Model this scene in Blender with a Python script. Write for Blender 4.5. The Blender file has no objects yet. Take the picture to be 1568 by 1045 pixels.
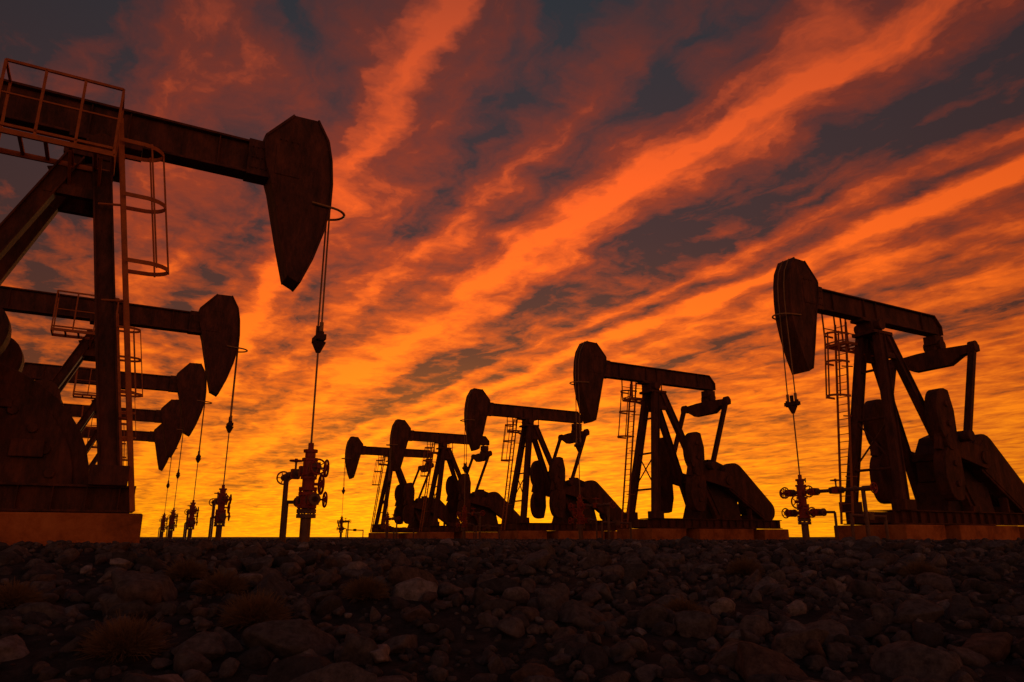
import bpy, bmesh, math, random
import numpy as np
from mathutils import Vector, Matrix
random.seed(4); rng=np.random.default_rng(11)
S=bpy.context.scene
COL=S.collection
# ------------------------------------------------------------ camera
TH=math.atan(300/1100)
cd=bpy.data.cameras.new("camera"); cam=bpy.data.objects.new("camera",cd); COL.objects.link(cam)
cd.sensor_width=36; cd.lens=36*1100/1568; cd.clip_end=9000; cd.clip_start=0.05
CZ=0.12
cam.location=(0,0,CZ); cam.rotation_euler=(math.pi/2+TH,0,0); S.camera=cam
S.view_settings.view_transform='Standard'; S.view_settings.look='None'; S.view_settings.exposure=0

# ------------------------------------------------------------ node helpers
class NT:
    def __init__(s,t): s.t=t; s.n=t.nodes; s.l=t.links
    def new(s,k,**kw):
        n=s.n.new(k)
        for a,b in kw.items(): setattr(n,a,b)
        return n
    def put(s,sock,v):
        if isinstance(v,bpy.types.NodeSocket): s.l.new(v,sock)
        else: sock.default_value=v
    def math(s,op,a,b=0.0,c=0.0,clamp=False):
        n=s.new('ShaderNodeMath',operation=op,use_clamp=clamp)
        s.put(n.inputs[0],a); s.put(n.inputs[1],b); s.put(n.inputs[2],c); return n.outputs[0]
    def comb(s,x,y,z=0.0):
        n=s.new('ShaderNodeCombineXYZ'); s.put(n.inputs[0],x); s.put(n.inputs[1],y); s.put(n.inputs[2],z); return n.outputs[0]
    def noise(s,v,scale,detail=6,rough=.55,dist=0.0):
        n=s.new('ShaderNodeTexNoise'); s.put(n.inputs['Vector'],v); n.inputs['Scale'].default_value=scale
        n.inputs['Detail'].default_value=detail; n.inputs['Roughness'].default_value=rough; n.inputs['Distortion'].default_value=dist
        return n.outputs['Fac']
    def ramp(s,f,pts,interp='LINEAR'):
        n=s.new('ShaderNodeValToRGB'); e=n.color_ramp.elements; n.color_ramp.interpolation=interp
        while len(e)>1: e.remove(e[-1])
        def c4(c): return (c,c,c,1) if not hasattr(c,'__len__') else (*c,1)
        e[0].position=pts[0][0]; e[0].color=c4(pts[0][1])
        for p,c in pts[1:]:
            q=e.new(p); q.color=c4(c)
        s.put(n.inputs[0],f); return n.outputs[0]
    def mix(s,f,a,b,mode='MIX'):
        n=s.new('ShaderNodeMix',data_type='RGBA',blend_type=mode)
        s.put(n.inputs[0],f); 
        s.put(n.inputs[6],a if isinstance(a,bpy.types.NodeSocket) else (*a,1)); s.put(n.inputs[7],b if isinstance(b,bpy.types.NodeSocket) else (*b,1)); return n.outputs[2]
    def vscale(s,v,f):
        n=s.new('ShaderNodeVectorMath',operation='SCALE'); s.put(n.inputs[0],v); s.put(n.inputs['Scale'],f); return n.outputs[0]
    def vadd(s,a,b):
        n=s.new('ShaderNodeVectorMath',operation='ADD'); s.put(n.inputs[0],a); s.put(n.inputs[1],b); return n.outputs[0]

# ------------------------------------------------------------ world : dusk sky with a lit cloud deck
W=bpy.data.worlds.new("World"); S.world=W; W.use_nodes=True
t=NT(W.node_tree); t.n.clear()
tc=t.new('ShaderNodeTexCoord'); sx=t.new('ShaderNodeSeparateXYZ'); t.l.new(tc.outputs['Generated'],sx.inputs[0])
dx,dy,dz=sx.outputs
zc=t.math('MAXIMUM',dz,0.0)
den=t.math('ADD',zc,0.04)
X=t.math('DIVIDE',dx,den); Y=t.math('DIVIDE',dy,den)
P=t.math('ADD',t.math('MULTIPLY',X,.864),t.math('MULTIPLY',Y,.504))
Q=t.math('ADD',t.math('MULTIPLY',X,-.504),t.math('MULTIPLY',Y,.864))
wv=t.comb(t.math('MULTIPLY',P,1.0),t.math('MULTIPLY',Q,.55))
w1=t.noise(wv,1.6,3,.5)
w2=t.noise(t.comb(P,Q,5.3),4.0,5,.62)
def ctr(n,k): return t.math('MULTIPLY',t.math('SUBTRACT',n,.5),k)
Pw=t.math('ADD',P,t.math('ADD',ctr(w1,.35),ctr(w2,.21)))
f=t.math('DIVIDE',t.math('ADD',Pw,1.0),5.0)
band=t.ramp(f,[(0,.1),(.15,.06),(.19,.25),(.225,.5),(.25,.25),(.272,.38),(.294,1.0),(.312,.6),(.34,.25),(.365,.5),(.39,.3),(.418,.7),(.438,1.0),(.456,.62),(.485,.08),(.53,.03),(.55,.58),(.57,.22),(.597,1.0),(.62,.28),(.65,.6),(.69,.22),(.75,.65),(.8,.28),(.88,.6),(1,.4)],'EASE')
n1=t.noise(t.comb(t.math('MULTIPLY',Pw,2.6),t.math('MULTIPLY',Q,.7)),1.0,5,.55,.1)
n2=t.noise(t.comb(t.math('MULTIPLY',Pw,5.5),t.math('MULTIPLY',Q,3.4),2.0),1.0,7,.60,.15)
n5=t.noise(t.comb(t.math('MULTIPLY',Pw,11.0),t.math('MULTIPLY',Q,2.5),7.0),1.0,4,.6,.1)
n6=t.noise(t.comb(t.math('MULTIPLY',P,9.0),t.math('MULTIPLY',Q,8.0),3.0),1.0,4,.6,.3)
n3=t.noise(t.comb(P,Q,9.0),.8,2,.5)
lowk=t.ramp(dz,[(0,.2),(.12,.5),(.25,.9),(.4,1)])
m=t.math('MULTIPLY',t.math('MULTIPLY',t.math('SUBTRACT',band,.5),1.12),lowk)
m=t.math('ADD',m,ctr(n1,1.3))
m=t.math('ADD',m,t.math('MULTIPLY',t.math('SUBTRACT',n2,.5),t.ramp(dz,[(0,1.0),(.2,1.0),(.4,.6),(.7,.35)])))
m=t.math('ADD',m,t.math('MULTIPLY',t.math('SUBTRACT',n6,.5),t.ramp(dz,[(0,.3),(.13,.8),(.35,.6),(.5,.3),(.7,.15)])))
m=t.math('ADD',m,ctr(n2,1.0)); m=t.math('ADD',m,ctr(n5,.65)); m=t.math('ADD',m,ctr(n3,.5))
bias=t.ramp(dz,[(0,.61),(.1,.60),(.25,.56),(.4,.50),(.6,.41)])
m=t.math('ADD',m,bias,clamp=True)
dark=t.ramp(dz,[(0,(.60,.18,.006)),(.06,(.38,.085,.007)),(.14,(.22,.046,.010)),(.25,(.110,.034,.020)),(.38,(.076,.034,.031)),(.52,(.058,.037,.041)),(.66,(.036,.042,.052)),(1,(.07,.08,.105))])
mid=t.ramp(dz,[(0,(1.0,.31,.005)),(.08,(.95,.205,.005)),(.2,(.76,.115,.007)),(.35,(.48,.064,.016)),(.5,(.28,.046,.025)),(.66,(.15,.040,.033)),(1,(.08,.075,.09))])
lit=t.ramp(dz,[(0,(1.3,.50,.003)),(.07,(1.3,.38,.003)),(.16,(1.3,.275,.005)),(.3,(1.3,.190,.010)),(.45,(1.2,.148,.018)),(.6,(.82,.108,.028)),(.75,(.32,.06,.035)),(1,(.10,.085,.095))])
fa=t.math('MULTIPLY',m,2.0,clamp=True); fb=t.math('SUBTRACT',t.math('MULTIPLY',m,2.0),1.0,clamp=True)
c=t.mix(fa,dark,mid); c=t.mix(fb,c,lit)
dp=t.new('ShaderNodeVectorMath',operation='DOT_PRODUCT'); t.l.new(tc.outputs['Generated'],dp.inputs[0]); dp.inputs[1].default_value=Vector((-.02,1,.03)).normalized()
dpp=t.math('MAXIMUM',dp.outputs['Value'],0.0)
g1=t.math('POWER',dpp,2.5); g2=t.math('POWER',dpp,22.0)
c=t.vscale(c,t.math('ADD',.34,t.math('ADD',t.math('MULTIPLY',g1,.68),t.math('MULTIPLY',g2,.17))))
hz=t.ramp(dz,[(0,1.0),(.1,.6),(.25,.12),(.4,0)])
gl=t.math('MULTIPLY',t.math('POWER',dpp,14.0),hz)
c=t.vadd(c,t.vscale(t.comb(.26,.10,0.0),gl))
bk=t.math('MAXIMUM',t.math('MULTIPLY',dy,-1.0),0.0)
c=t.vadd(c,t.vscale(t.comb(.25,.115,.08),t.math('MULTIPLY',bk,t.ramp(dz,[(0,1.0),(.3,.7),(.6,.1),(1,0)]))))
below=t.math('GREATER_THAN',dz,-.02)
c=t.vscale(c,t.math('ADD',t.math('MULTIPLY',below,.95),.05))
sky=t.new('ShaderNodeTexSky',sky_type='NISHITA'); sky.sun_disc=False; sky.sun_elevation=math.radians(1.0); sky.sun_rotation=math.radians(-3)
bg1=t.new('ShaderNodeBackground'); t.l.new(c,bg1.inputs[0]); bg1.inputs[1].default_value=1.0
bg2=t.new('ShaderNodeBackground'); t.l.new(sky.outputs[0],bg2.inputs[0]); bg2.inputs[1].default_value=.004
ad=t.new('ShaderNodeAddShader'); t.l.new(bg1.outputs[0],ad.inputs[0]); t.l.new(bg2.outputs[0],ad.inputs[1])
wo=t.new('ShaderNodeOutputWorld'); t.l.new(ad.outputs[0],wo.inputs[0])
sd=bpy.data.lights.new("sun",'SUN'); sd.energy=.3; sd.angle=math.radians(3); sd.color=(1,.5,.2)
so=bpy.data.objects.new("sun",sd); COL.objects.link(so)
so.rotation_euler=Vector((-.05,1,.035)).to_track_quat('Z','Y').to_euler()

# ------------------------------------------------------------ materials
def mat(name,cols,scale=3,rough=.75,metal=0.0,bump=.3,bscale=None,spec=.3,streak=False):
    m=bpy.data.materials.new(name); m.use_nodes=True; t=NT(m.node_tree); b=t.n['Principled BSDF']
    tc=t.new('ShaderNodeTexCoord'); v=tc.outputs['Object']
    if streak:
        mp=t.new('ShaderNodeMapping'); t.l.new(v,mp.inputs[0]); mp.inputs['Scale'].default_value=(1,1,.35); v=mp.outputs[0]
    n=t.noise(v,scale,6,.65,.3); n2=t.noise(v,scale*6,4,.7)
    k=t.math('ADD',t.math('MULTIPLY',n,.7),t.math('MULTIPLY',n2,.3))
    pts=[(.36+.28*i/(len(cols)-1),cc) for i,cc in enumerate(cols)]
    t.l.new(t.ramp(k,pts),b.inputs['Base Color'])
    b.inputs['Roughness'].default_value=rough; b.inputs['Metallic'].default_value=metal; b.inputs['Specular IOR Level'].default_value=spec
    bp=t.new('ShaderNodeBump'); bp.inputs['Strength'].default_value=bump; bp.inputs['Distance'].default_value=.02
    t.l.new(t.noise(v,bscale or scale*8,5,.65),bp.inputs['Height']); t.l.new(bp.outputs[0],b.inputs['Normal'])
    return m
M_steel=mat('rusty_steel',[(.042,.021,.016),(.115,.042,.027),(.21,.068,.035)],3.2,.7,0,.6,streak=True)
M_dark=mat('dark_steel',[(.035,.022,.018),(.09,.038,.028),(.14,.052,.032)],3,.65,0,.4)
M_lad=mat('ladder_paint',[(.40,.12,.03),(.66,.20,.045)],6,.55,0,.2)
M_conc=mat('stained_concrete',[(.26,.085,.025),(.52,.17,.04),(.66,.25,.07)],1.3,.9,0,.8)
M_red=mat('red_valve_paint',[(.26,.025,.015),(.52,.04,.02)],8,.45,0,.2,spec=.5)
M_pipe=mat('pipe_steel',[(.12,.06,.04),(.24,.12,.08)],8,.5,.2,.2,spec=.5)
M_cable=mat('wire_rope',[(.30,.17,.08),(.5,.27,.12)],20,.5,.2,.2)

# ------------------------------------------------------------ mesh helpers
def bx(bm,c,s,R=None):
    r=bmesh.ops.create_cube(bm,size=1.0)
    M=Matrix.Translation(c)@(R.to_4x4() if R else Matrix())@Matrix.Diagonal((*s,1))
    bmesh.ops.transform(bm,matrix=M,verts=r['verts'])
def frame(d,upv=(0,0,1)):
    d=Vector(d).normalized(); up=Vector(upv)
    if abs(d.dot(up))>.98: up=Vector((1,0,0))
    y=up.cross(d).normalized(); z=d.cross(y)
    return Matrix((d,y,z)).transposed()
def bar(bm,a,b,w,h,up=(0,0,1)):
    a=Vector(a);b=Vector(b); bx(bm,(a+b)/2,((b-a).length,w,h),frame(b-a,up))
def ibeam(bm,a,b,w,h,tf=.04,tw=.03,up=(0,0,1)):
    a=Vector(a);b=Vector(b); R=frame(b-a,up); L=(b-a).length; z=R@Vector((0,0,1)); c=(a+b)/2
    bx(bm,c,(L-.004,tw,h-tf),R); bx(bm,c+z*(h/2-tf/2),(L,w,tf),R); bx(bm,c-z*(h/2-tf/2),(L,w,tf),R)
def tube(bm,a,b,r,n=10,r2=None):
    a=Vector(a);b=Vector(b); R=(b-a).to_track_quat('Z','Y').to_matrix().to_4x4()
    bmesh.ops.create_cone(bm,cap_ends=True,segments=n,radius1=r,radius2=r if r2 is None else r2,depth=(b-a).length,matrix=Matrix.Translation((a+b)/2)@R)
def path(bm,pts,r,n=6):
    for a,b in zip(pts[:-1],pts[1:]): tube(bm,a,b,r,n)
def prism(bm,prof,y0,y1):
    v0=[bm.verts.new((x,y0,z)) for x,z in prof]; v1=[bm.verts.new((x,y1,z)) for x,z in prof]; n=len(prof)
    bm.faces.new(v0); bm.faces.new(v1[::-1])
    for i in range(n): bm.faces.new((v0[(i+1)%n],v0[i],v1[i],v1[(i+1)%n]))
def ring(bm,c,R,r,axis,n=20,a0=0,a1=2*math.pi):
    c=Vector(c); F=Vector(axis).to_track_quat('Z','Y').to_matrix()
    pts=[c+F@Vector((R*math.cos(a0+(a1-a0)*i/n),R*math.sin(a0+(a1-a0)*i/n),0)) for i in range(n+1)]
    path(bm,pts,r,6)
def wheel(bm,c,R,axis):
    ring(bm,c,R,R*.13,axis,16); F=Vector(axis).to_track_quat('Z','Y').to_matrix(); c=Vector(c)
    for k in range(5):
        a=k*2*math.pi/5; tube(bm,c,c+F@Vector((R*math.cos(a),R*math.sin(a),0)),R*.08,5)
    ax=Vector(axis).normalized(); tube(bm,c-ax*.04,c+ax*.05,R*.25,8)
def fin(bm,name,m,bevel=0.0):
    bmesh.ops.recalc_face_normals(bm,faces=bm.faces)
    me=bpy.data.meshes.new(name); bm.to_mesh(me); bm.free(); me.materials.append(m)
    return (me,bevel)
def new(): return bmesh.new()

# ------------------------------------------------------------ pumpjack parts (local +X = towards well, X=0 under head)
def make_parts(px0,px1,lad=0.0,crank=0.0,wh=1.0):
    D={}
    arc=[(.43,9.56),(.70,9.08),(.80,8.6),(.85,8.0),(.84,7.4),(.73,6.8),(.53,6.1),(.29,5.5)]
    back=[(.05,5.62),(-.18,6.5),(-.46,7.7),(-.66,8.3),(-.70,8.86),(-.12,9.54)]
    b=new(); prism(b,arc+back,-.31,.31)
    off=[(x+.02,z) for x,z in arc]
    for (x0,z0),(x1,z1) in zip(off[:-1],off[1:]): bar(b,(x0,0,z0),(x1,0,z1),.72,.05,up=(1,0,0))
    for s in(-1,1):
        for (x0,z0),(x1,z1) in zip(back[:-1],back[1:]): bar(b,(x0+.03,s*.315,z0),(x1+.03,s*.315,z1),.04,.06,up=(1,0,0))
        bx(b,(-.15,s*.315,8.35),(.55,.03,.75))
        for i in range(4): tube(b,(-.35+.13*i,s*.31,8.85),(-.35+.13*i,s*.345,8.85),.025,6)
    D['horse_head']=fin(b,'horse_head',M_steel,.01)
    b=new(); zt,zb=8.70,7.92
    prism(b,[(-.45,zb+.03),(-.45,zt-.03),(-7.75,zt-.03),(-8.1,zt-.42),(-8.1,zb-.0),(-7.5,zb+.03)],-.1,.1)
    bx(b,(-4.1,0,zt-.02),(7.3,.44,.05)); bx(b,(-4.1,0,zb+.01),(7.3,.44,.05))
    bar(b,(-7.74,0,zt-.02),(-8.12,0,zt-.44),.44,.05)
    bx(b,(-8.11,0,zb+.18),(.04,.44,.36))
    for x in(-1.6,-3.35,-4.05,-6.9): bx(b,(x,0,(zt+zb)/2),(.03,.36,zt-zb-.06))
    bx(b,(-3.7,0,zb-.06),(1.3,.55,.1)); bx(b,(-.75,0,8.31),(.5,.46,.86))
    for s in(-1,1):
        for i in range(4):
            for j in range(3): tube(b,(-.9+.1*i,s*.2,8.05+.25*j),(-.9+.1*i,s*.26,8.05+.25*j),.022,6)
    D['walking_beam']=fin(b,'walking_beam',M_steel,.006)
    b=new()
    bx(b,(-3.85,0,7.40),(1.05,.95,.12)); bx(b,(-3.75,0,7.64),(.6,.6,.36))
    tube(b,(-3.75,-.52,7.68),(-3.75,.52,7.68),.2,16)
    for s in(-1,1):
        ibeam(b,(-3.72,s*.34,7.36),(-2.78,s*1.0,1.0),.30,.34,.035,.16,(1,0,0))
        ibeam(b,(-4.15,s*.34,7.36),(-6.95,s*.88,1.0),.26,.32,.035,.12,(1,0,0))
        bar(b,(-3.55,s*.42,6.55),(-4.6,s*.42,6.55),.14,.2)
        prism(b,[(-3.5,7.36),(-4.6,7.0),(-4.4,6.6),(-3.6,6.6)],s*.38-.02,s*.38+.02)
        bx(b,(-2.8,s*1.0,1.15),(.6,.5,.34)); bx(b,(-6.95,s*.88,1.08),(.5,.4,.2))
    for z in(2.4,4.2,6.0):
        k=(z-1)/6.4; x=-2.78-.94*k; y=1.0-.66*k
        tube(b,(x,-y,z),(x,y,z),.05,8)
    tube(b,(-2.99,-.86,2.4),(-3.25,.68,4.2),.035,6); tube(b,(-2.99,.86,2.4),(-3.25,-.68,4.2),.035,6)
    D['samson_post']=fin(b,'samson_post',M_steel,.006)
    b=new(); yl=-.85; w=.23
    p0=Vector((-2.30+lad*.3,yl,.55)); p1=Vector((-3.28+lad,yl,8.0)); d=(p1-p0)
    for s in(-1,1): bar(b,p0+Vector((0,s*w,0)),p1+Vector((0,s*w,0)),.04,.085,(1,0,0))
    for i in range(27):
        q=p0+d*((i+.5)/27); tube(b,q+Vector((0,-w,0)),q+Vector((0,w,0)),.014,6)
    hz_=(7.5,6.4,5.1)
    for z in hz_:
        k=(z-.55)/7.45; q=p0+d*k
        pts=[]
        for i in range(13):
            a=math.pi*i/12; pts.append(q+Vector((.3+.45*math.sin(a) if 0<i<12 else 0,-math.cos(a)*.34,0)))
        for a_,b_ in zip(pts[:-1],pts[1:]): bar(b,a_,b_,.014,.08)
    for k2 in (2,6,10):
        a=math.pi*k2/12; o=Vector((.3+.45*math.sin(a),-math.cos(a)*.34,0))
        bar(b,p0+d*((7.55-.55)/7.45)+o,p0+d*((5.05-.55)/7.45)+o,.05,.03)
    for z in(2.2,4.4,6.3):
        q=p0+d*((z-.55)/7.45); tube(b,q,q+Vector((-.42,.15,0)),.025,6)
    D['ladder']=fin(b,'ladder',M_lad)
    b=new(); zf=7.1; y0,y1=-.42,-1.28
    for (a,c) in [((px0,y0),(px1,y0)),((px0,y1),(px1,y1)),((px0,y0),(px0,y1)),((px1,y0),(px1,y1))]:
        bar(b,(*a,zf),(*c,zf),.05,.1)
    n=int((px0-px1)/.4)
    for i in range(n): bx(b,(px0-.3-i*.4,(y0+y1)/2,zf+.02),(.06,y0-y1-.05,.05))
    for i in range(4):
        x=px0+(px1-px0)*i/3; bar(b,(x,y1,zf),(x,y1,zf+1.4),.045,.045)
    for z in(zf+1.4,zf+.12):
        bar(b,(px0,y1,z),(px1,y1,z),.045,.05)
        for x in(px0,px1): bar(b,(x,y0-.1,z),(x,y1,z),.04,.045)
    bar(b,(px0,y1,zf+.75),(px1,y1,zf+.75),.03,.03)
    for x in(px0,px1): bar(b,(x,y0-.1,zf),(x,y0-.1,zf+1.4),.045,.045)
    for x in(-3.7,-4.2): bar(b,(x,-.3,6.7),(x,y1+.1,zf-.05),.05,.06)
    D['service_platform']=fin(b,'service_platform',M_lad)
    b=new()
    bx(b,(-7.75,0,7.67),(.55,.5,.36)); tube(b,(-7.75,-.34,7.45),(-7.75,.34,7.45),.22,14); bx(b,(-7.6,0,7.2),(.42,.4,.35))
    prof=[(-1.75,7.12),(-1.75,6.86),(-1.2,6.78),(-.7,6.5),(.7,6.5),(1.2,6.78),(1.75,6.86),(1.75,7.12),(.5,7.2),(-.5,7.2)]
    v0=[b.verts.new((-7.28,y,z)) for y,z in prof]; v1=[b.verts.new((-7.62,y,z)) for y,z in prof]
    b.faces.new(v0); b.faces.new(v1[::-1])
    for i in range(len(prof)): j=(i+1)%len(prof); b.faces.new((v0[j],v0[i],v1[i],v1[j]))
    D['equalizer']=fin(b,'equalizer',M_steel,.01)
    C=Vector((-7.45,2.92))
    def rot(x,z):
        v=Vector((x,z))-C; c_,s_=math.cos(crank),math.sin(crank); return (C.x+v.x*c_-v.y*s_,C.y+v.x*s_+v.y*c_)
    pin=rot(-6.13,3.6)
    b=new()
    for s in(-1,1):
        ibeam(b,(-7.42,s*1.6,7.05),(pin[0],s*1.6,pin[1]+.05),.16,.24,.03,.06,(0,1,0))
        tube(b,(pin[0],s*1.22,pin[1]),(pin[0],s*1.74,pin[1]),.2,14); tube(b,(-7.45,s*1.48,7.1),(-7.45,s*1.72,7.1),.17,12)
    D['pitman_arms']=fin(b,'pitman_arms',M_steel,.005)
    b=new()
    for s in(-1,1):
        prism(b,[rot(*p) for p in[(-7.85,2.7),(-7.75,3.25),(-4.9,3.72),(-4.75,3.1),(-7.6,2.5)]],s*1.12,s*1.34)
        for sg in(-1,1):
            pr=[]
            for i in range(15):
                a=-math.pi/2+math.pi*i/14
                pr.append(rot(-5.35+(.62*max(0,math.cos(a))**.75), 3.3+sg*wh*(.08+.95+.95*math.sin(a))))
            pr=pr+[rot(x,3.3+sg*z*wh) for x,z in((-5.6,1.92),(-5.78,1.2),(-5.75,.2))]
            prism(b,pr,s*1.02,s*1.46)
        for z in(-1.4,-.7,.7,1.4): q=rot(-5.3,3.3+z*wh); tube(b,(q[0],s*1.45,q[1]),(q[0],s*1.54,q[1]),.11,10)
        q=rot(-5.3,3.35); tube(b,(q[0],s*1.0,q[1]),(q[0],s*1.5,q[1]),.3,16)
        tube(b,(-7.45,s*.5,2.92),(-7.45,s*1.42,2.92),.24,16)
    D['crank_counterweights']=fin(b,'crank_counterweights',M_steel,.015)
    b=new()
    prism(b,[(-5.9,1.0),(-8.9,1.0),(-8.6,2.1),(-6.3,2.1)],-.62,.62)
    prism(b,[(-6.2,2.1),(-8.6,2.1),(-8.65,3.1),(-8.3,3.7),(-7.4,4.0),(-6.6,3.75),(-6.15,3.1)],-.5,.5)
    bx(b,(-7.4,0,2.9),(2.7,1.08,.12)); bx(b,(-7.4,0,4.02),(.5,.5,.12))
    for i in range(8): tube(b,(-6.25-i*.33,.5,3.0),(-6.25-i*.33,.5,3.1),.04,6)
    bx(b,(-10.2,0,1.12),(1.7,1.4,.22)); tube(b,(-10.3,-.6,1.65),(-10.3,.55,1.65),.42,18)
    for i in range(7): tube(b,(-10.3,-.45+i*.13,1.65),(-10.3,-.42+i*.13,1.65),.46,18)
    bx(b,(-10.3,-.1,2.15),(.4,.5,.25))
    D['gearbox_and_motor']=fin(b,'gearbox_and_motor',M_dark,.015)
    b=new(); A=Vector((-8.25,3.1)); B=Vector((-10.45,1.45)); dd=(B-A).normalized(); a0=math.atan2(dd.y,dd.x); pr=[]
    for i in range(13): a=a0+math.pi/2+math.pi*i/12; pr.append((A.x+.78*math.cos(a),A.y+.78*math.sin(a)))
    for i in range(13): a=a0-math.pi/2+math.pi*i/12; pr.append((B.x+.55*math.cos(a),B.y+.55*math.sin(a)))
    prism(b,pr,.55,1.0)
    pr2=[((x+9.3)*.86-9.3,(z-2.3)*.86+2.3) for x,z in pr]; prism(b,pr2,.98,1.03)
    bar(b,(-9.3,.78,1.0),(-9.3,.78,1.9),.3,.1)
    D['belt_guard']=fin(b,'belt_guard',M_steel,.02)
    b=new()
    for s in(-1,1): ibeam(b,(-2.35,s*.9,.76),(-11.4,s*.9,.76),.3,.46,.04,.04)
    for x in(-2.5,-4.4,-6.2,-8,-9.6,-11.2): bx(b,(x,0,.75),(.2,1.74,.36))
    bx(b,(-4.6,0,1.005),(3.0,1.2,.02))
    for i in range(18):
        for s in(-1,1): bx(b,(-2.6-i*.5,s*.9,.76),(.02,.26,.38))
    D['skid_base']=fin(b,'skid_base',M_steel,.006)
    b=new()
    for x0,x1 in((-2.2,-4.35),(-5.2,-8.9),(-9.7,-11.5)): bx(b,((x0+x1)/2,0,.18),(x0-x1,2.7,.66))
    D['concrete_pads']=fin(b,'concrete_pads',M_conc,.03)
    b=new()
    for s in(-1,1):
        pts=[(x+.06,s*.13,z) for x,z in arc[:4]]; pts=[(.2,s*.13,9.58)]+pts+[(.91,s*.13,7.4),(.91,s*.16,4.5)]
        path(b,pts,.021,6)
        tube(b,(.91,s*.16,4.72),(.91,s*.16,4.42),.045,8)
    tube(b,(.91,0,4.5),(.91,0,1.8),.022,8)
    pts=[(.45,-.36,7.45)]+[(.82+.46*math.sin(math.pi*i/12) ,-.36*math.cos(math.pi*i/12),7.42) for i in range(13)]+[(.45,.36,7.45)]
    path(b,pts,.03,6)
    D['bridle_cables']=fin(b,'bridle_cables',M_cable)
    b=new(); bx(b,(.91,0,4.38),(.2,.5,.12)); tube(b,(.91,0,4.06),(.91,0,4.3),.05,10,.16)
    tube(b,(.91,0,4.44),(.91,0,4.66),.06,8)
    for s in(-1,1): tube(b,(.91,s*.19,4.3),(.91,s*.19,4.5),.06,8)
    D['carrier_bar']=fin(b,'carrier_bar',M_dark)
    return D
def make_well(rear):
    D={}; b=new(); x=.91
    tube(b,(x,0,-.1),(x,0,.55),.11,16); tube(b,(x,0,.5),(x,0,.58),.2,18); tube(b,(x,0,.6),(x,0,.68),.2,18)
    tube(b,(x,-.65,.86),(x,.75,.86),.06,12); tube(b,(x,-.6,1.5),(x,2.25,1.5),.055,12)
    tube(b,(x,2.2,1.55),(x,2.2,-.1),.06,12); tube(b,(x,2.2,1.5),(x,2.5,1.5),.08,12)
    for y in(-.62,-.35,.35,.75): tube(b,(x,y-.03,.86),(x,y+.03,.86),.12,14)
    for y in(-.6,-.3,.3,.62,1.1,1.5,1.95): tube(b,(x,y-.025,1.5),(x,y+.025,1.5),.1,14)
    tube(b,(x,0,.66),(x,0,1.9),.09,14)
    tube(b,(x+.02,-.5,.86),(x+.22,-.5,.86),.02,8);tube(b,(x,.52,.86),(x+.22,.52,.86),.02,8)
    tube(b,(x,-.45,1.5),(x+.22,-.45,1.5),.02,8);tube(b,(x,.48,1.5),(x+.22,.48,1.5),.02,8);tube(b,(x,1.3,1.5),(x,1.3,1.8),.025,8)
    path(b,[(x,.62,.86),(x,.9,.86),(x-.2,1.0,.86),(x-.2,1.0,-.1)],.04,8)
    tube(b,(x,.2,1.8),(x,.2,1.95),.02,6)
    if rear:
        path(b,[(x,1.7,.75),(x-1.6,1.7,.72)],.05,8); path(b,[(x-1.6,1.7,.78),(x-1.6,1.7,-.1)],.05,8); path(b,[(x,1.7,.8),(x,1.7,-.1)],.05,8); bx(b,(x-.8,1.7,.74),(.24,.24,.24))
    D['piping']=fin(b,'piping',M_pipe)
    b=new()
    for z0,z1,r in((.70,.78,.2),(.78,.96,.14),(.96,1.03,.19),(1.06,1.13,.19),(1.13,1.3,.13),(1.3,1.36,.17),(1.38,1.68,.14),(1.68,1.74,.17),(1.76,1.86,.11),(1.86,1.92,.15),(1.92,2.06,.06)): tube(b,(x,0,z0),(x,0,z1),r,16)
    for y,z in((-.5,.86),(.52,.86),(-.45,1.5),(.48,1.5)):
        bx(b,(x,y,z),(.2,.18,.22)) 
    for k in range(8):
        a=k*math.pi/4
        for zz in(.64,1.045): tube(b,(x+.165*math.cos(a),.165*math.sin(a),zz-.1),(x+.165*math.cos(a),.165*math.sin(a),zz+.08),.02,6)
    for y,z,r in((-.5,.86,.15),(.52,.86,.15),(-.45,1.5,.17),(.48,1.5,.17)): wheel(b,(x+.24,y,z),r,(1,0,0))
    wheel(b,(x+.27,.0,1.2),.2,(1,0,0)); tube(b,(x,0,1.2),(x+.27,0,1.2),.03,8)
    wheel(b,(x,1.3,1.8),.14,(0,0,1)); wheel(b,(x,-.74,1.5),.15,(0,1,0)); wheel(b,(x,2.56,1.5),.15,(0,1,0)); bx(b,(x,1.3,1.5),(.18,.2,.22))
    tube(b,(x,-.6,1.5),(x,-.74,1.5),.03,6)
    D['valves']=fin(b,'valves',M_red)
    return D
PR=make_parts(-2.85,-4.9); PL=make_parts(-3.5,-5.4,-.2); PX=make_parts(-3.5,-5.4,-.2,math.radians(-12),.58)
b=new(); pr=[(-5.9,.98)]+[(-5.5+2.4*math.cos(a),.98+2.2*math.sin(a)) for a in [math.pi/2*i/10 for i in range(11)]]+[(-5.9,3.18)]
prism(b,pr,-.55,.55)
pr=[(-5.9,.99)]+[(-5.5+2.15*math.cos(a),.99+1.95*math.sin(a)) for a in [math.pi/2*i/10 for i in range(11)]]+[(-5.9,2.9)]
prism(b,pr,-.6,-.54)
for i in range(6):
    a=math.pi/2*(i+.5)/6; tube(b,(-5.5+1.8*math.cos(a),-.59,.98+1.6*math.sin(a)),(-5.5+1.8*math.cos(a),-.66,.98+1.6*math.sin(a)),.09,8)
bx(b,(-4.1,-.66,1.6),(.5,.1,.3)); bx(b,(-4.6,-.64,2.35),(.35,.1,.14)); tube(b,(-5.1,-.6,1.9),(-5.1,-.72,1.9),.3,16)
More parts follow.
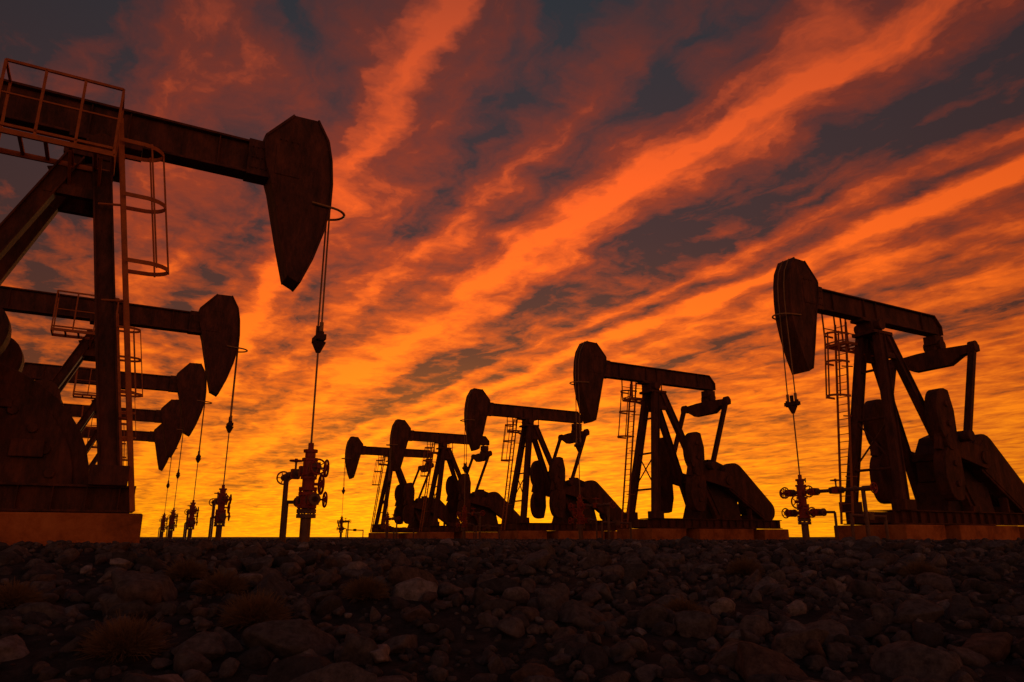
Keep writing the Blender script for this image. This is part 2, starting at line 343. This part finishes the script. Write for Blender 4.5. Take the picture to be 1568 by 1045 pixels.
PX['gearbox_lump']=fin(b,'gearbox_lump',M_steel,.015)  # simplified stand-in for the crank and gearbox lump, added on nearest left pumpjack only
WL=make_well(False); WR=make_well(True)
def inst(kind,parts,loc,yaw):
    e=bpy.data.objects.new(kind,None); COL.objects.link(e); e.location=(*loc,0); e.rotation_euler=(0,0,yaw); e.empty_display_size=.5
    for k,(me,bv) in parts.items():
        o=bpy.data.objects.new(k,me); COL.objects.link(o); o.parent=e
        if bv:
            md=o.modifiers.new('bevel','BEVEL'); md.width=bv; md.segments=2; md.limit_method='ANGLE'
ya=math.atan2(.485,.875)
Ls=[(-5.1,15.0),(-11.9,27.7),(-18.1,39.5),(-24.2,50.6),(-29.8,61.2)]
Rs=[(10.1,24.0),(4.0,35.1),(-2.2,46.9),(-9.2,59.8),(-15.3,70.4)]
for i,p in enumerate(Ls):
    inst('pumpjack',PX if i==0 else PL,p,ya); inst('wellhead',WL,p,ya)
for p in Rs:
    inst('pumpjack',PR,p,ya+math.pi); inst('wellhead',WR,p,ya+math.pi)

# ------------------------------------------------------------ ground
def sn(x,y):
    return (np.sin(x*.9+1.3*np.sin(y*.7))*np.cos(y*1.1+.8*np.sin(x*.6))*.5+np.sin(x*2.3+y*1.7+2*np.sin(y*.9))*.25+np.sin(x*4.7-y*3.9)*.12)
def gh(x,y):
    yc=11.6+np.clip(x+6,0,9)*.8
    k=np.clip((y-4.5)/(yc-4.5),0,1); k=1-(1-k)**1.5
    z=-1.25*(1-k)
    amp=np.where(y<yc,.03+.07*np.clip((yc-y)/4,0,1),.03*np.exp(-(y-yc)/3))
    return z+sn(x,y)*amp-.03
def axis(lo,hi,dlo,dhi,st):
    a=list(np.arange(dlo,dhi,st)); s=st; v=dhi
    while v<hi: a.append(v); s*=1.25; v+=s
    a.append(hi); s=st; v=dlo-st
    while v>lo: a.insert(0,v); s*=1.25; v-=s
    a.insert(0,lo); return np.array(a)
xs=axis(-4000,4000,-16,22,.16); ys=axis(-300,5000,-3,28,.16)
GX,GY=np.meshgrid(xs,ys); GZ=gh(GX,GY); nx,ny=len(xs),len(ys)
def npmesh(name,V,F):
    me=bpy.data.meshes.new(name); k=F.shape[1]
    me.vertices.add(len(V)); me.vertices.foreach_set('co',V.astype(np.float32).ravel())
    me.loops.add(F.size); me.loops.foreach_set('vertex_index',F.astype(np.int32).ravel())
    me.polygons.add(len(F)); me.polygons.foreach_set('loop_start',np.arange(0,F.size,k,dtype=np.int32)); me.polygons.foreach_set('loop_total',np.full(len(F),k,dtype=np.int32))
    me.update(calc_edges=True); me.validate(); return me
I=np.arange(nx*ny).reshape(ny,nx)
F=np.stack([I[:-1,:-1],I[:-1,1:],I[1:,1:],I[1:,:-1]],-1).reshape(-1,4)
gm=npmesh('ground',np.stack([GX,GY,GZ],-1).reshape(-1,3),F); gm.shade_smooth()
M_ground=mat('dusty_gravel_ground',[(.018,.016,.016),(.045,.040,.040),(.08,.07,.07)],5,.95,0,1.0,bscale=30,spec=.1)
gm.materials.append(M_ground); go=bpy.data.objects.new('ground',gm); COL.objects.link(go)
def gpos(u,v):
    xc=(u-784)/1100; yc=(522.5-v)/1100; b=math.cos(TH)-math.sin(TH)*yc; c=math.sin(TH)+math.cos(TH)*yc
    for i in range(2000):
        tt=4+i*.01
        if CZ+c*tt<float(gh(np.array(xc*tt),np.array(b*tt))): break
    return xc*tt,b*tt
SH=[(*gpos(u,vv),r) for u,vv,r in((285,885,.26),(340,908,.3),(390,955,.36),(560,915,.28),(1045,945,.24),(1140,880,.3),(1410,885,.3),(15,930,.3),(190,1000,.36))]
def ico(sub):
    b=new(); bmesh.ops.create_icosphere(b,subdivisions=sub,radius=1); b.verts.ensure_lookup_table()
    V=np.array([v.co[:] for v in b.verts]); F=np.array([[v.index for v in f.verts] for f in b.faces]); b.free(); return V,F
def variants(sub,n):
    V0,F=ico(sub); out=[]
    for _ in range(n):
        V=V0*rng.uniform(.9,1.1)
        for _ in range(rng.integers(8,14)):
            nn=rng.normal(size=3); nn/=np.linalg.norm(nn); d=rng.uniform(.45,.8)
            V=V-np.maximum(0,V@nn-d)[:,None]*nn*.94
        ph=rng.uniform(0,6,3); V=V*(1+.05*np.sin(V[:,[1]]*5+ph[0])*np.sin(V[:,[2]]*6+ph[1])+.03*np.sin(V[:,[0]]*11+ph[2])+.02*np.sin(V[:,[1]]*17+ph[1])*np.sin(V[:,[0]]*15+ph[0]))
        V=V*np.array([rng.uniform(1.0,1.5),rng.uniform(.75,1.1),rng.uniform(.45,.85)])
        out.append(V)
    return out,F
VA={1:variants(2,14),2:variants(3,20),3:variants(4,16)}
pos=[]
def add(n,ylo,yhi,slope,rmed,sig,rmax):
    y=np.sqrt(rng.uniform(ylo**2,yhi**2,n)); x=rng.uniform(-1,1,n)*(slope*y+1.5)
    r=np.minimum(rmed*np.exp(rng.normal(size=n)*sig),rmax)
    yc=11.6+np.clip(x+6,0,9)*.8
    r=np.minimum(r,.07+.06*np.maximum(0,yc-y))
    for a in zip(x,y,r): pos.append(a)
add(12000,4.2,24,.78,.05,.42,.14)
add(5400,4.2,22,.78,.092,.38,.22)
add(620,4.5,16,.78,.16,.30,.30)
add(22,5.2,9.5,.7,.28,.2,.40)
add(5000,20,60,.78,.042,.4,.1)
def padhit(x,y):
    for L,yw in [(p,ya) for p in Ls]+[(p,ya+math.pi) for p in Rs]:
        lx=(x-L[0])*math.cos(yw)+(y-L[1])*math.sin(yw); ly=-(x-L[0])*math.sin(yw)+(y-L[1])*math.cos(yw)
        if -11.6<lx<-2.0 and abs(ly)<1.45: return True
    return False
Vs=[];Fs=[];base=0
for x,y,r in pos:
    if padhit(x,y): continue
    if r>.06 and any((x-a)**2+(y-b_+.1)**2<(q*.8+r)**2 for a,b_,q in SH): continue
    px=r/max(y,1)*720
    k=3 if (px>22) else (2 if px>7 else 1)
    vs,F=VA[k]; V=vs[rng.integers(len(vs))]
    a=rng.uniform(0,6.28); ca,sa=math.cos(a),math.sin(a); tx=rng.normal()*.35; ty=rng.normal()*.35
    R=np.array([[ca,-sa,0],[sa,ca,0],[0,0,1]])@np.array([[1,0,0],[0,math.cos(tx),-math.sin(tx)],[0,math.sin(tx),math.cos(tx)]])@np.array([[math.cos(ty),0,math.sin(ty)],[0,1,0],[-math.sin(ty),0,math.cos(ty)]])
    Vn=(V*r)@R.T+np.array([x,y,float(gh(np.array(x),np.array(y)))+r*rng.uniform(.0,.4)])
    Vs.append(Vn);Fs.append(F+base);base+=len(Vn)
rm=npmesh('desert_rocks',np.concatenate(Vs),np.concatenate(Fs)); rm.shade_smooth()
m=bpy.data.materials.new('rock'); m.use_nodes=True; t=NT(m.node_tree); bs=t.n['Principled BSDF']
geo=t.new('ShaderNodeNewGeometry'); tcn=t.new('ShaderNodeTexCoord'); v=tcn.outputs['Object']
isl=t.ramp(geo.outputs['Random Per Island'],[(0,(.06,.060,.068)),(.35,(.105,.10,.11)),(.65,(.16,.148,.158)),(.8,(.14,.10,.09)),(.93,(.20,.185,.195)),(1,(.32,.295,.305))])
nn=t.noise(v,12,6,.72,.2); c=t.mix(1.0,isl,t.ramp(nn,[(.3,.35),(.7,1.4)]),'MULTIPLY')
t.l.new(c,bs.inputs['Base Color']); bs.inputs['Roughness'].default_value=.85; bs.inputs['Specular IOR Level'].default_value=.25
bp=t.new('ShaderNodeBump'); bp.inputs['Strength'].default_value=1.0; bp.inputs['Distance'].default_value=.04; t.l.new(t.noise(v,18,7,.72),bp.inputs['Height']); t.l.new(bp.outputs[0],bs.inputs['Normal'])
rm.materials.append(m); ro=bpy.data.objects.new('desert_rocks',rm); COL.objects.link(ro)
M_shrub=mat('dry_shrub_twigs',[(.14,.10,.06),(.26,.17,.09)],9,.9,0,0)
def shrub(x,y,r):
    z0=float(gh(np.array(x),np.array(y))); V=[];F=[]
    for i in range(3000):
        a=rng.uniform(0,6.28); e=math.asin(rng.uniform(0.02,1)); l=r*rng.uniform(.6,1.05)
        d=np.array([math.cos(a)*math.cos(e),math.sin(a)*math.cos(e),math.sin(e)*.75]); s=np.cross(d,rng.normal(size=3)); s/=np.linalg.norm(s)
        w=.0032; o=d*l*rng.uniform(0,.35); m_=o+(d*l-o)*.55+rng.normal(size=3)*.05*r; tip=d*l+rng.normal(size=3)*.10*r
        k=len(V); V+= [o-s*w,o+s*w,m_+s*w*.8,m_-s*w*.8,tip+s*w*.4,tip-s*w*.4]; F+=[[k,k+1,k+2,k+3],[k+3,k+2,k+4,k+5]]
    me=npmesh('dry_shrub',np.array(V),np.array(F)); me.materials.append(M_shrub)
    o=bpy.data.objects.new('dry_shrub',me); o.location=(x,y,z0+.01); COL.objects.link(o)
for x,y,r in SH: shrub(x,y,r)
